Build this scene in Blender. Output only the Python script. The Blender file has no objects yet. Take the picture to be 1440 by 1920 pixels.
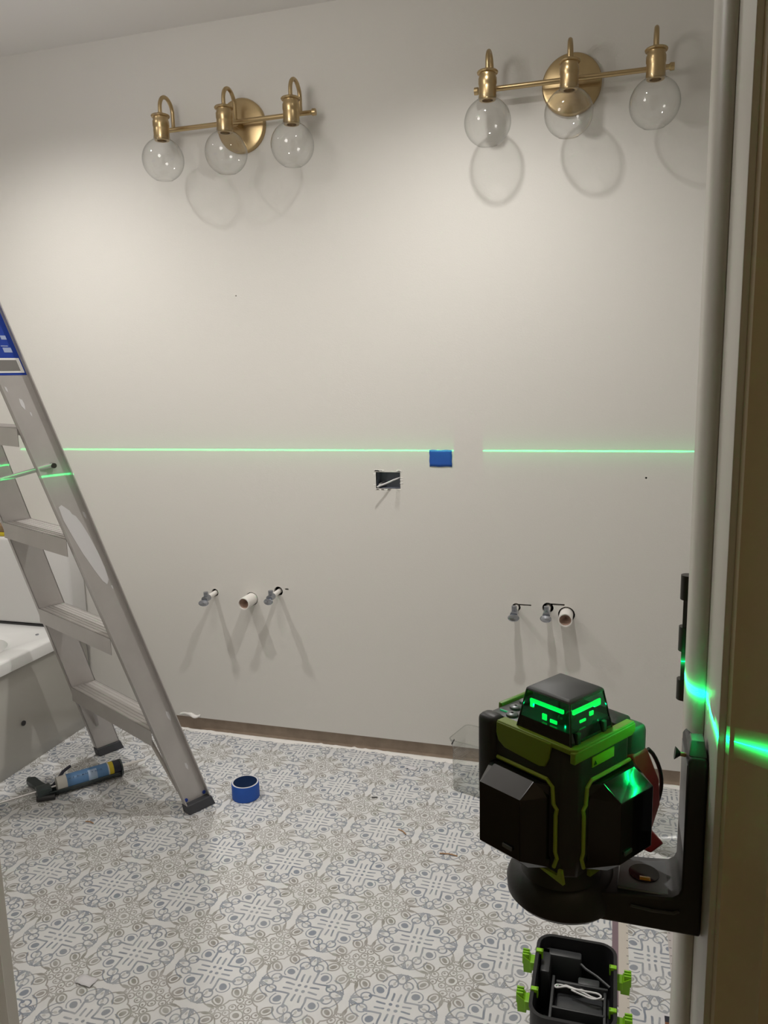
import bpy, bmesh, math, random
from mathutils import Vector, Matrix
random.seed(7)
S = bpy.context.scene
COL = S.collection
PI = math.pi
def V(*a): return Vector(a)

# ---------------------------------------------------------------- camera, world, lights, exposure
YAW, PITCH, ROLL, EYE, FPX = -0.290114, 0.170095, -0.023715, 1.30510, 1459.743
W = 2.4558            # distance of the back wall
CEIL = 2.44
LZ = 1.0711           # height of the laser plane
cy, sy = math.cos(YAW), math.sin(YAW)
fw = V(sy*math.cos(PITCH), cy*math.cos(PITCH), -math.sin(PITCH))
rt = V(cy, -sy, 0); up = rt.cross(fw)
c_, s_ = math.cos(ROLL), math.sin(ROLL)
r2 = rt*c_ + up*s_; u2 = up*c_ - rt*s_
cam = bpy.data.cameras.new('camera'); camo = bpy.data.objects.new('camera', cam); COL.objects.link(camo)
camo.matrix_world = Matrix(((r2.x, u2.x, -fw.x, 0), (r2.y, u2.y, -fw.y, 0), (r2.z, u2.z, -fw.z, EYE), (0, 0, 0, 1)))
cam.sensor_fit = 'VERTICAL'; cam.sensor_height = 24; cam.lens = FPX/1920*24; cam.clip_start = 0.02
S.camera = camo
S.cycles.sample_clamp_indirect = 80.0
S.view_settings.view_transform = 'Standard'; S.view_settings.look = 'None'
S.view_settings.gamma = 1; S.view_settings.use_curve_mapping = False
S.view_settings.exposure = 0.0
wd = bpy.data.worlds.new('world'); S.world = wd; wd.use_nodes = True
wd.node_tree.nodes['Background'].inputs[0].default_value = (0.05, 0.045, 0.04, 1)
wd.node_tree.nodes['Background'].inputs[1].default_value = 0.3

DOWN_P = 54.0
DOWN_COL = (1.0, 0.968, 0.925)
LAMPS = ((-0.40, W-0.69), (-1.83, W-0.69))
for i, (x, y) in enumerate(LAMPS):
    l = bpy.data.lights.new('downlight_lamp', 'SPOT'); l.energy = DOWN_P; l.color = DOWN_COL
    l.spot_size = math.radians(143); l.spot_blend = 1.0; l.shadow_soft_size = 0.028
    o = bpy.data.objects.new('downlight_lamp', l); COL.objects.link(o); o.location = (x, y, CEIL-0.02)

# added out-of-frame fill lamp near the door, lifts the room's soft general light
FILL_POS = V(-1.15, 1.15, CEIL-0.11)
l = bpy.data.lights.new('fill_lamp', 'POINT'); l.energy = 10.0; l.color = (1.0, 0.96, 0.915); l.shadow_soft_size = 0.16
o = bpy.data.objects.new('fill_lamp', l); COL.objects.link(o); o.location = (FILL_POS.x, FILL_POS.y, CEIL-0.30)

# added weak warm fill, unseen in the hall, brightens the door casing
l = bpy.data.lights.new('hall_fill', 'POINT'); l.energy = 1.9; l.color = (1.0, 0.86, 0.68); l.shadow_soft_size = 0.10
o = bpy.data.objects.new('hall_fill', l); COL.objects.link(o); o.location = (0.55, -0.55, 2.25)

# the laser fan: a point lamp inside the level whose beam is a thin horizontal sheet
LASER_C = V(-0.0291, 0.5440, LZ)
l = bpy.data.lights.new('laser_beam', 'POINT'); l.energy = 1.0; l.color = (0.0, 1.0, 0.26); l.shadow_soft_size = 0.0
l.use_nodes = True
nt = l.node_tree; N = nt.nodes; L = nt.links
em = N['Emission']
geo = N.new('ShaderNodeNewGeometry'); sep = N.new('ShaderNodeSeparateXYZ'); L.new(geo.outputs['Incoming'], sep.inputs[0])
def lm(op, a, b=None, c=None):
    n = N.new('ShaderNodeMath'); n.operation = op
    for i, x in enumerate((a, b, c)):
        if x is None: continue
        if isinstance(x, (int, float)): n.inputs[i].default_value = x
        else: L.new(x, n.inputs[i])
    return n.outputs[0]
az = lm('ABSOLUTE', sep.outputs[2])
core = lm('LESS_THAN', az, 0.0013)
q = lm('DIVIDE', az, 0.019); q2 = lm('ADD', lm('POWER', q, 2.0), 1.0)
skirt = lm('DIVIDE', 1.0, lm('POWER', q2, 1.6))
LASER_CORE, LASER_SKIRT = 1000.0, 60.0
tot = lm('ADD', lm('MULTIPLY', core, LASER_CORE), lm('MULTIPLY', skirt, LASER_SKIRT))
L.new(tot, em.inputs['Strength'])
lo = bpy.data.objects.new('laser_beam', l); COL.objects.link(lo); lo.location = LASER_C

# ---------------------------------------------------------------- helpers
class MB:
    def __init__(s): s.bm = bmesh.new()
    def box(s, c, size, M=None, bev=0, seg=2):
        r = bmesh.ops.create_cube(s.bm, size=1)
        vs = r['verts']
        for v in vs: v.co = V(v.co.x*size[0], v.co.y*size[1], v.co.z*size[2])
        if M is not None:
            for v in vs: v.co = M @ v.co
        for v in vs: v.co += Vector(c)
        if bev:
            es = list({e for v in vs for e in v.link_edges})
            bmesh.ops.bevel(s.bm, geom=es, offset=bev, segments=seg, affect='EDGES', profile=0.5)
        return s
    def b2(s, x0, x1, y0, y1, z0, z1, bev=0, seg=2):
        return s.box(((x0+x1)/2, (y0+y1)/2, (z0+z1)/2), (abs(x1-x0), abs(y1-y0), abs(z1-z0)), bev=bev, seg=seg)
    def hexa(s, p):   # 8 points: bottom loop 4, top loop 4
        v = [s.bm.verts.new(Vector(a)) for a in p]
        for f in ((3,2,1,0), (4,5,6,7), (0,1,5,4), (1,2,6,5), (2,3,7,6), (3,0,4,7)): s.bm.faces.new([v[i] for i in f])
        bmesh.ops.recalc_face_normals(s.bm, faces=s.bm.faces[:])
        return s
    def prism(s, pts, h0, h1, f=lambda a, b, h: (a, b, h)):
        A = [s.bm.verts.new(f(a, b, h0)) for a, b in pts]; B = [s.bm.verts.new(f(a, b, h1)) for a, b in pts]
        n = len(pts)
        s.bm.faces.new(A[::-1]); s.bm.faces.new(B)
        for i in range(n): s.bm.faces.new([A[i], A[(i+1) % n], B[(i+1) % n], B[i]])
        bmesh.ops.recalc_face_normals(s.bm, faces=s.bm.faces[:])
        return s
    def ring(s, loops, close=True, cap0=True, cap1=True):
        R = [[s.bm.verts.new(Vector(p)) for p in lp] for lp in loops]
        n = len(R[0])
        for a, b in zip(R[:-1], R[1:]):
            for i in range(n if close else n-1):
                s.bm.faces.new([a[i], a[(i+1) % n], b[(i+1) % n], b[i]])
        if cap0: s.bm.faces.new(R[0][::-1])
        if cap1: s.bm.faces.new(R[-1])
        return s
    def cyl(s, p0, p1, r0, r1=None, n=24, caps=True):
        if r1 is None: r1 = r0
        p0, p1 = Vector(p0), Vector(p1); d = (p1-p0).normalized()
        a = d.orthogonal().normalized(); b = d.cross(a)
        return s.ring([[p+a*(r*math.cos(2*PI*i/n))+b*(r*math.sin(2*PI*i/n)) for i in range(n)] for p, r in ((p0, r0), (p1, r1))], cap0=caps, cap1=caps)
    def lathe(s, prof, c=(0, 0, 0), n=40, axis=(0, 0, 1), caps=False):
        c = Vector(c); d = Vector(axis).normalized(); a = d.orthogonal().normalized(); b = d.cross(a)
        return s.ring([[c+d*h+a*(r*math.cos(2*PI*i/n))+b*(r*math.sin(2*PI*i/n)) for i in range(n)] for r, h in prof], cap0=caps, cap1=caps)
    def tube(s, path, r, n=12, closed=False, flat=1.0):
        P = [Vector(p) for p in path]; loops = []; m = len(P); prev = None
        for i, p in enumerate(P):
            t = (P[(i+1) % m]-P[i-1]) if closed else (P[min(i+1, m-1)]-P[max(i-1, 0)])
            t.normalize()
            a = t.orthogonal().normalized() if prev is None else (prev-t*prev.dot(t)).normalized()
            prev = a; b = t.cross(a)
            loops.append([p+a*(r*math.cos(2*PI*k/n))+b*(r*flat*math.sin(2*PI*k/n)) for k in range(n)])
        if closed: loops.append(loops[0])
        return s.ring(loops, cap0=not closed, cap1=not closed)
    def tf(s, M):
        bmesh.ops.transform(s.bm, matrix=M, verts=s.bm.verts[:]); return s

def obj(name, mb, mat, parent=None, smooth=35, bevel=0, recalc=True):
    bm = mb.bm
    bmesh.ops.remove_doubles(bm, verts=bm.verts[:], dist=1e-6)
    if recalc: bmesh.ops.recalc_face_normals(bm, faces=bm.faces[:])
    me = bpy.data.meshes.new(name); bm.to_mesh(me); bm.free()
    if smooth:
        for p in me.polygons: p.use_smooth = True
        me.set_sharp_from_angle(angle=math.radians(smooth))
    me.materials.append(mat)
    o = bpy.data.objects.new(name, me); COL.objects.link(o)
    if parent is not None: o.parent = parent
    if bevel:
        m = o.modifiers.new('bevel', 'BEVEL'); m.width = bevel; m.segments = 2; m.limit_method = 'ANGLE'; m.angle_limit = math.radians(40)
    return o
def thing(name, label, cat, loc=(0, 0, 0), rz=0, group=None):
    o = bpy.data.objects.new(name, None); COL.objects.link(o); o.empty_display_size = 0.05
    o.location = loc; o.rotation_euler = (0, 0, rz); return tag(o, label, cat, group)
def tag(o, label, cat, group=None, kind=None):
    o['label'] = label; o['category'] = cat
    if group: o['group'] = group
    if kind: o['kind'] = kind
    return o
def struct(o): o['kind'] = 'structure'; return o
def dup(root, loc, label, group=None):
    r = root.copy(); COL.objects.link(r); r.location = loc; r['label'] = label
    if group: r['group'] = group
    for ch in list(root.children):
        c = ch.copy(); COL.objects.link(c); c.parent = r
        for g in ch.children:
            d = g.copy(); COL.objects.link(d); d.parent = c
    return r

# ---------------------------------------------------------------- materials
def mat(name, col, rough=0.5, metal=0.0, spec=0.5, coat=0, emit=None, es=1.0, bump=0, bscale=200, var=0, vscale=8, aniso=0):
    m = bpy.data.materials.new(name); m.use_nodes = True; nt = m.node_tree
    b = nt.nodes['Principled BSDF']
    b.inputs['Base Color'].default_value = (*col, 1); b.inputs['Roughness'].default_value = rough
    b.inputs['Metallic'].default_value = metal; b.inputs['Specular IOR Level'].default_value = spec
    if coat: b.inputs['Coat Weight'].default_value = coat
    if emit: b.inputs['Emission Color'].default_value = (*emit, 1); b.inputs['Emission Strength'].default_value = es
    tc = nt.nodes.new('ShaderNodeTexCoord')
    if var:
        n = nt.nodes.new('ShaderNodeTexNoise'); n.inputs['Scale'].default_value = vscale; n.inputs['Detail'].default_value = 4
        nt.links.new(tc.outputs['Object'], n.inputs['Vector'])
        mx = nt.nodes.new('ShaderNodeMix'); mx.data_type = 'RGBA'
        mx.inputs[6].default_value = (*[c*(1-var) for c in col], 1); mx.inputs[7].default_value = (*[min(1, c*(1+var)) for c in col], 1)
        nt.links.new(n.outputs['Fac'], mx.inputs[0]); nt.links.new(mx.outputs[2], b.inputs['Base Color'])
    if bump:
        n = nt.nodes.new('ShaderNodeTexNoise'); n.inputs['Scale'].default_value = bscale; n.inputs['Detail'].default_value = 2
        nt.links.new(tc.outputs['Object'], n.inputs['Vector'])
        bp = nt.nodes.new('ShaderNodeBump'); bp.inputs['Strength'].default_value = bump; bp.inputs['Distance'].default_value = 0.002
        nt.links.new(n.outputs['Fac'], bp.inputs['Height']); nt.links.new(bp.outputs[0], b.inputs['Normal'])
    return m
def clear(name, tint=(0.97, 0.98, 0.97), edge=(0.62, 0.64, 0.62), rough=0.02, refl=1.0, base=0.0, blend=0.35):
    m = bpy.data.materials.new(name); m.use_nodes = True; nt = m.node_tree; nt.nodes.clear()
    out = nt.nodes.new('ShaderNodeOutputMaterial'); tr = nt.nodes.new('ShaderNodeBsdfTransparent'); gl = nt.nodes.new('ShaderNodeBsdfGlossy')
    gl.inputs['Roughness'].default_value = rough
    lw = nt.nodes.new('ShaderNodeLayerWeight'); lw.inputs['Blend'].default_value = blend
    mx = nt.nodes.new('ShaderNodeMix'); mx.data_type = 'RGBA'; mx.inputs[6].default_value = (*tint, 1); mx.inputs[7].default_value = (*edge, 1)
    pw = nt.nodes.new('ShaderNodeMath'); pw.operation = 'POWER'; pw.inputs[1].default_value = 2.4
    nt.links.new(lw.outputs['Facing'], pw.inputs[0])
    nt.links.new(pw.outputs[0], mx.inputs[0]); nt.links.new(mx.outputs[2], tr.inputs['Color'])
    lf = nt.nodes.new('ShaderNodeLayerWeight'); lf.inputs['Blend'].default_value = 0.5
    p5 = nt.nodes.new('ShaderNodeMath'); p5.operation = 'POWER'; p5.inputs[1].default_value = 5.0; nt.links.new(lf.outputs['Facing'], p5.inputs[0])
    fr = nt.nodes.new('ShaderNodeMath'); fr.operation = 'MULTIPLY_ADD'; fr.inputs[1].default_value = 0.96; fr.inputs[2].default_value = 0.04; nt.links.new(p5.outputs[0], fr.inputs[0])
    ml = nt.nodes.new('ShaderNodeMath'); ml.operation = 'MULTIPLY_ADD'; ml.use_clamp = True; ml.inputs[1].default_value = refl; ml.inputs[2].default_value = base
    nt.links.new(fr.outputs[0], ml.inputs[0])
    ms = nt.nodes.new('ShaderNodeMixShader'); nt.links.new(ml.outputs[0], ms.inputs[0]); nt.links.new(tr.outputs[0], ms.inputs[1]); nt.links.new(gl.outputs[0], ms.inputs[2])
    nt.links.new(ms.outputs[0], out.inputs[0]); return m

M_wall = mat('wall_paint', (0.71, 0.69, 0.65), 0.55, spec=0.3, bump=0.12, bscale=260, var=0.015, vscale=1.5)
M_ceil = mat('ceiling_paint', (0.80, 0.78, 0.75), 0.8)
M_trim = mat('trim_paint', (0.66, 0.63, 0.57), 0.38, bump=0.05, bscale=90)
M_hall = mat('hall_paint', (0.70, 0.60, 0.44), 0.6, bump=0.08, bscale=250)
M_jamb = mat('casing_paint', (0.72, 0.61, 0.44), 0.45)
M_plate = mat('bare_wood', (0.33, 0.26, 0.20), 0.85, var=0.3, vscale=25, bump=0.3, bscale=120)
M_plaster = mat('plaster', (0.86, 0.84, 0.81), 0.9, bump=0.4, bscale=300)
M_brass = mat('brushed_brass', (0.50, 0.375, 0.205), 0.32, metal=1.0, var=0.06, vscale=40)
M_glass = clear('clear_glass', tint=(0.982, 0.985, 0.982), edge=(0.52, 0.54, 0.52), rough=0.035, refl=1.3, base=0.01)
M_plastic = clear('clear_plastic', tint=(0.90, 0.91, 0.90), edge=(0.62, 0.64, 0.62), rough=0.12, refl=1.2, base=0.02)
M_alu = mat('aluminium', (0.50, 0.475, 0.46), 0.42, metal=0.35, var=0.10, vscale=14, bump=0.06, bscale=60)
M_alub = mat('aluminium_bright', (0.62, 0.60, 0.59), 0.35, metal=0.6)
M_white = mat('white_paint', (0.80, 0.80, 0.78), 0.6)
M_foot = mat('foot_rubber', (0.05, 0.052, 0.06), 0.6)
M_blue = mat('blue_tape', (0.012, 0.085, 0.42), 0.6, var=0.08, vscale=40)
M_bluein = mat('blue_tape_core', (0.012, 0.05, 0.17), 0.7)
M_bluelab = mat('blue_sticker', (0.010, 0.045, 0.33), 0.4)
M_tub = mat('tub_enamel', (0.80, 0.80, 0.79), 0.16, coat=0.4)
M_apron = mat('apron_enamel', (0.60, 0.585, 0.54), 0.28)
M_panel = mat('panel_white', (0.70, 0.69, 0.68), 0.35)
M_black = mat('black_rubber', (0.026, 0.026, 0.027), 0.45, spec=0.45, bump=0.05, bscale=500)
M_bgloss = mat('black_gloss', (0.006, 0.006, 0.007), 0.09, spec=0.6)
M_bmatte = mat('black_case', (0.014, 0.014, 0.016), 0.48, spec=0.4, bump=0.06, bscale=500)
M_dgrey = mat('dark_grey_plastic', (0.05, 0.053, 0.056), 0.42)
M_mgrey = mat('grey_plate', (0.15, 0.16, 0.17), 0.33, metal=0.3)
M_olive = mat('olive_plastic', (0.20, 0.29, 0.015), 0.45)
M_lime = mat('lime_trim', (0.34, 0.45, 0.05), 0.4)
M_latch = mat('lime_latch', (0.26, 0.60, 0.012), 0.4)
M_red = mat('red_plastic', (0.42, 0.025, 0.022), 0.42)
M_glow = mat('laser_glow', (0, 0.1, 0.03), 0.4, emit=(0.0, 1.0, 0.13), es=2.2)
M_tint = clear('tinted_window', tint=(0.22, 0.42, 0.30), edge=(0.12, 0.25, 0.16), rough=0.02, refl=1.0)
M_chrome = mat('chrome', (0.36, 0.38, 0.42), 0.25, metal=0.9)
M_pvc = mat('white_pvc', (0.80, 0.77, 0.73), 0.4)
M_pvcin = mat('pvc_inside', (0.33, 0.22, 0.17), 0.7)
M_box = mat('outlet_box', (0.26, 0.28, 0.34), 0.5, bump=0.1)
M_wcable = mat('white_cable', (0.78, 0.78, 0.78), 0.4)
M_hinge = mat('dark_hinge', (0.045, 0.042, 0.036), 0.4, metal=0.5)
M_gun = mat('caulking_gun_grey', (0.055, 0.07, 0.072), 0.35, metal=0.4)
M_tubep = mat('cartridge_white', (0.62, 0.60, 0.56), 0.5)
M_cblue = mat('cartridge_blue', (0.10, 0.22, 0.42), 0.45)
M_clblue = mat('cartridge_light_blue', (0.36, 0.46, 0.62), 0.45)
M_yel = mat('yellow_band', (0.58, 0.45, 0.02), 0.5)
M_navy = mat('navy_plastic', (0.012, 0.013, 0.03), 0.5)
M_amber = mat('amber_vial', (0.75, 0.33, 0.01), 0.25, emit=(0.5, 0.2, 0.0), es=0.0)
M_label = mat('lime_label', (0.30, 0.55, 0.02), 0.35)
M_ink = mat('label_ink', (0.02, 0.06, 0.01), 0.5)
M_purple = mat('purple_edge', (0.22, 0.155, 0.18), 0.7)
M_selv = mat('selvage', (0.60, 0.55, 0.49), 0.6)
M_tick = mat('tick_print', (0.12, 0.12, 0.13), 0.7)
M_paper = mat('paper', (0.70, 0.69, 0.71), 0.7)
M_brown = mat('brown_print', (0.20, 0.075, 0.03), 0.5)
M_sponge = mat('sponge_brown', (0.25, 0.16, 0.09), 0.9, bump=0.5)
M_wood = mat('wood_chip', (0.42, 0.24, 0.12), 0.8)
M_lens = mat('downlight_lens', (0.9, 0.9, 0.9), 0.5, emit=DOWN_COL, es=1.5)

# ---- printed vinyl floor: a tile design drawn with node maths (8-fold symmetric cell)
PER, X0, Y0 = 0.2076, -0.4169, 1.5828
def vinyl_mat(name, ox, oy):
    m = bpy.data.materials.new(name); m.use_nodes = True; nt = m.node_tree; N = nt.nodes; L = nt.links
    b = N['Principled BSDF']; b.inputs['Roughness'].default_value = 0.42; b.inputs['Specular IOR Level'].default_value = 0.35
    def put(n, i, x):
        if x is None: return
        if isinstance(x, (int, float)): n.inputs[i].default_value = x
        elif isinstance(x, tuple): n.inputs[i].default_value = x
        else: L.new(x, n.inputs[i])
    def m_(op, a, b=None, c=None, clamp=False):
        n = N.new('ShaderNodeMath'); n.operation = op; n.use_clamp = clamp
        put(n, 0, a); put(n, 1, b); put(n, 2, c); return n.outputs[0]
    def v_(op, a, b=None, s=None, val=False):
        n = N.new('ShaderNodeVectorMath'); n.operation = op
        put(n, 0, a); put(n, 1, b)
        if s is not None: put(n, 3, s)
        return n.outputs['Value'] if val else n.outputs['Vector']
    tc = N.new('ShaderNodeTexCoord')
    p = v_('SUBTRACT', tc.outputs['Object'], (ox, oy, 0.0)); p = v_('SCALE', p, s=1/PER)
    wob = N.new('ShaderNodeTexNoise'); wob.inputs['Scale'].default_value = 9; wob.inputs['Detail'].default_value = 0; L.new(p, wob.inputs['Vector'])
    wv = v_('SCALE', v_('SUBTRACT', wob.outputs['Color'], (0.5, 0.5, 0.5)), s=0.018); p2 = v_('ADD', p, wv)
    f = v_('SUBTRACT', v_('FRACTION', v_('ADD', p2, (0.5, 0.5, 0.5))), (0.5, 0.5, 0.5)); f = v_('ABSOLUTE', f)
    sp = N.new('ShaderNodeSeparateXYZ'); L.new(f, sp.inputs[0])
    a = m_('MAXIMUM', sp.outputs[0], sp.outputs[1]); bb = m_('MINIMUM', sp.outputs[0], sp.outputs[1])
    cb = N.new('ShaderNodeCombineXYZ'); L.new(a, cb.inputs[0]); L.new(bb, cb.inputs[1]); F = cb.outputs[0]
    def dist(cx, cy_): return v_('DISTANCE', F, (cx, cy_, 0.0), val=True)
    def disc(cx, cy_, r): return m_('SUBTRACT', dist(cx, cy_), r)
    def ring(cx, cy_, r, w): return m_('SUBTRACT', m_('ABSOLUTE', m_('SUBTRACT', dist(cx, cy_), r)), w)
    def ell(cx, cy_, rx, ry, ang=0.0):
        d = v_('SUBTRACT', F, (cx, cy_, 0.0))
        if ang:
            ca, sa = math.cos(ang), math.sin(ang)
            x = v_('DOT_PRODUCT', d, (ca, sa, 0.0), val=True); y = v_('DOT_PRODUCT', d, (-sa, ca, 0.0), val=True)
            c = N.new('ShaderNodeCombineXYZ'); L.new(x, c.inputs[0]); L.new(y, c.inputs[1]); d = c.outputs[0]
        k = v_('LENGTH', v_('MULTIPLY', d, (1/rx, 1/ry, 0.0)), val=True)
        return m_('MULTIPLY', m_('SUBTRACT', k, 1.0), min(rx, ry))
    def ering(cx, cy_, rx, ry, w, ang=0.0): return m_('SUBTRACT', m_('ABSOLUTE', ell(cx, cy_, rx, ry, ang)), w)
    def seg(x1, y1, x2, y2, w):
        bx, by = x2-x1, y2-y1; l2 = bx*bx+by*by
        d = v_('SUBTRACT', F, (x1, y1, 0.0)); h = m_('DIVIDE', v_('DOT_PRODUCT', d, (bx, by, 0.0), val=True), l2, clamp=True)
        n = N.new('ShaderNodeVectorMath'); n.operation = 'SCALE'; n.inputs[0].default_value = (bx, by, 0); L.new(h, n.inputs[3])
        return m_('SUBTRACT', v_('DISTANCE', d, n.outputs[0], val=True), w)
    def clip(d, cond): return m_('MAXIMUM', d, cond)
    def union(ds):
        r = ds[0]
        for x in ds[1:]: r = m_('MINIMUM', r, x)
        return r
    def mask(d, s=0.004):
        n = N.new('ShaderNodeMapRange'); n.interpolation_type = 'SMOOTHSTEP'; n.inputs[1].default_value = -s; n.inputs[2].default_value = s
        n.inputs[3].default_value = 1; n.inputs[4].default_value = 0; L.new(d, n.inputs[0]); return n.outputs[0]
    beyond = m_('SUBTRACT', 0.335, a)
    blue = union([disc(0.036, 0.036, 0.019), seg(0.095, 0.031, 0.180, 0.036, 0.011), seg(0.102, 0.098, 0.255, 0.104, 0.011), disc(0.268, 0.092, 0.023),
                  ring(0.310, 0.078, 0.052, 0.008), seg(0.335, 0.055, 0.452, 0.010, 0.007), ering(0.385, 0.0, 0.066, 0.048, 0.007),
                  seg(0.405, 0.068, 0.458, 0.034, 0.007), clip(ring(0.26, 0.0, 0.195, 0.0065), m_('SUBTRACT', 0.30, a))])
    bluef = union([ell(0.192, 0.192, 0.046, 0.040, PI/4), clip(ring(0.192, 0.192, 0.072, 0.006), m_('SUBTRACT', 0.36, m_('ADD', a, bb)))])
    taupe = union([ering(0.372, 0.226, 0.066, 0.050, 0.008, 0.9), ell(0.370, 0.226, 0.042, 0.026, 0.9),
                   clip(ring(0.300, 0.190, 0.160, 0.008), beyond), ell(0.455, 0.185, 0.020, 0.050, -0.15), ring(0.480, 0.240, 0.027, 0.006), disc(0.478, 0.232, 0.011),
                   ring(0.5, 0.5, 0.068, 0.006), disc(0.5, 0.5, 0.036), ring(0.5, 0.385, 0.036, 0.0065), ring(0.418, 0.418, 0.036, 0.0065), disc(0.5, 0.378, 0.013), disc(0.412, 0.412, 0.014),
                   ring(0.450, 0.312, 0.038, 0.0065), disc(0.445, 0.308, 0.015)])
    light = union([ell(0.400, 0.0, 0.020, 0.014), ell(0.310, 0.065, 0.024, 0.015)])
    def noise(sc, det=3):
        n = N.new('ShaderNodeTexNoise'); n.inputs['Scale'].default_value = sc; n.inputs['Detail'].default_value = det
        L.new(p, n.inputs['Vector']); return n.outputs['Fac']
    def rgbmix(fac, c1, c2):
        n = N.new('ShaderNodeMix'); n.data_type = 'RGBA'; put(n, 0, fac); put(n, 6, c1); put(n, 7, c2); return n.outputs[2]
    n1 = noise(1.3); n2 = noise(7.0, 4)
    sw = m_('MULTIPLY_ADD', n1, 3.0, -1.0, clamp=True)
    base = rgbmix(n2, (0.66, 0.66, 0.665, 1), (0.77, 0.77, 0.765, 1))
    bcol = rgbmix(sw, (0.20, 0.235, 0.30, 1), (0.28, 0.30, 0.335, 1))
    tcol = rgbmix(sw, (0.31, 0.285, 0.27, 1), (0.30, 0.30, 0.265, 1))
    worn = m_('MULTIPLY_ADD', n2, 1.1, 0.30, clamp=True)
    c = rgbmix(m_('MULTIPLY', mask(light), 0.45), base, tcol)
    c = rgbmix(m_('MULTIPLY', mask(taupe), worn), c, tcol)
    c = rgbmix(m_('MULTIPLY', mask(bluef), 0.9), c, bcol)
    c = rgbmix(m_('MULTIPLY', mask(blue), worn), c, bcol)
    L.new(c, b.inputs['Base Color']); return m
M_floor = vinyl_mat('printed_vinyl', X0, Y0)
M_floor2 = vinyl_mat('printed_vinyl_offcut', 0.1105, 1.6585)

# ---------------------------------------------------------------- the room
XL, XR = -2.72, 1.05
YD0, YD1 = 0.517, 0.645          # the wall that holds the doorway
HY = -0.95                       # back of the dim hall the camera stands in
OX0, OX1 = -0.660, 0.069         # doorway
# back wall with real holes
wb = MB().b2(XL, XR, W, W+0.0127, 0.055, CEIL)
wall_back = struct(obj('wall_back', wb, M_wall, smooth=0))
HOLES = []
def cutbox(x0, x1, z0, z1): HOLES.append(MB().b2(x0, x1, W-0.02, W+0.04, z0, z1))
def cutcyl(x, z, r): HOLES.append(MB().cyl((x, W-0.02, z), (x, W+0.04, z), r, n=18))
OB = (-0.7585, -0.6745, 0.944, 0.999)      # outlet opening
cutbox(*OB)
for x, z, r in ((-1.383, 0.550, 0.014), (-1.131, 0.569, 0.017), (-1.237, 0.535, 0.0245), (-0.293, 0.562, 0.014), (-0.192, 0.566, 0.018), (-0.1335, 0.5475, 0.0265),
                (-1.235, 1.590, 0.0022), (0.0935, 0.9905, 0.003)): cutcyl(x, z, r)
cutbox(-1.105, -1.092, 0.575, 0.581); cutbox(-0.285, -0.245, 0.569, 0.574); cutbox(-0.200, -0.140, 0.576, 0.582)
cm = bmesh.new()
for h in HOLES:
    t = bpy.data.meshes.new('t'); bmesh.ops.recalc_face_normals(h.bm, faces=h.bm.faces[:]); h.bm.to_mesh(t); h.bm.free(); cm.from_mesh(t); bpy.data.meshes.remove(t)
me = bpy.data.meshes.new('cutter'); cm.to_mesh(me); cm.free()
co = bpy.data.objects.new('cutter', me); COL.objects.link(co)
md = wall_back.modifiers.new('holes', 'BOOLEAN'); md.operation = 'DIFFERENCE'; md.object = co; md.solver = 'EXACT'; md.use_self = True
dg = bpy.context.evaluated_depsgraph_get()
nm = bpy.data.meshes.new_from_object(wall_back.evaluated_get(dg)); wall_back.modifiers.clear(); wall_back.data = nm
bpy.data.objects.remove(co)
struct(obj('wall_left', MB().b2(XL-0.1, XL, YD1, W+0.2, 0, CEIL), M_wall, smooth=0))
struct(obj('wall_right', MB().b2(XR, XR+0.1, YD1, W+0.2, 0, CEIL), M_wall, smooth=0))
fr = MB().b2(XL-0.1, OX0-0.02, YD0, YD1, 0, CEIL).b2(OX1+0.02, XR+0.1, YD0, YD1, 0, CEIL).b2(OX0-0.02, OX1+0.02, YD0, YD1, 2.08, CEIL)
wf = struct(obj('wall_front', fr, M_wall, smooth=0))
struct(obj('ceiling', MB().b2(XL-0.1, XR+0.1, YD1-0.01, W+0.2, CEIL, CEIL+0.1), M_ceil, smooth=0))
struct(obj('floor', MB().b2(XL-0.1, XR+0.1, YD0, W+0.02, -0.05, 0), M_floor, smooth=0))
# stud bay / sole plate seen below the cut drywall
struct(obj('trim_1', MB().b2(XL, XR, W+0.013, W+0.05, 0, 0.12), M_plate, smooth=0))
struct(obj('trim_2', MB().b2(XL, XR, W+0.105, W+0.12, 0, CEIL), mat('stud_bay', (0.06, 0.05, 0.045), 0.9), smooth=0))
# torn paper edge of the drywall and ragged plaster line along the floor
tp = MB(); pts = []
for i in range(26):
    t = i/25; x = -1.565+t*0.088
    zb = 0.056+0.006*math.sin(t*PI*2.2)+0.011*math.exp(-((t-0.6)/0.18)**2); y = W-0.001-0.012*math.exp(-((t-0.68)/0.22)**2)
    pts.append((x, y, zb))
tp.ring([[(x, y, z) for x, y, z in pts], [(x, W-0.0005-(W-y)*0.45, z+0.005) for x, y, z in pts], [(x, W-0.0003, z+0.009) for x, y, z in pts]], close=False, cap0=False, cap1=False)
o = obj('torn_drywall_paper', tp, M_plaster); so = o.modifiers.new('s', 'SOLIDIFY'); so.thickness = 0.001
tag(o, 'torn curled drywall paper at the bottom edge of the back wall beside ladder', 'drywall paper')
pl = MB(); A = []; B = []; C = []
x = -1.93
while x < 0.35:
    w = 0.010+0.010*random.random()+0.006*math.sin(x*9)
    A.append((x, W+0.0125, 0.0005)); B.append((x, W+0.008-w*0.5, 0.004+0.004*random.random())); C.append((x, W+0.004-w, 0.0004)); x += 0.014
pl.ring([A, B, C], close=False, cap0=False, cap1=False)
struct(obj('trim_3', pl, M_plaster))
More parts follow.
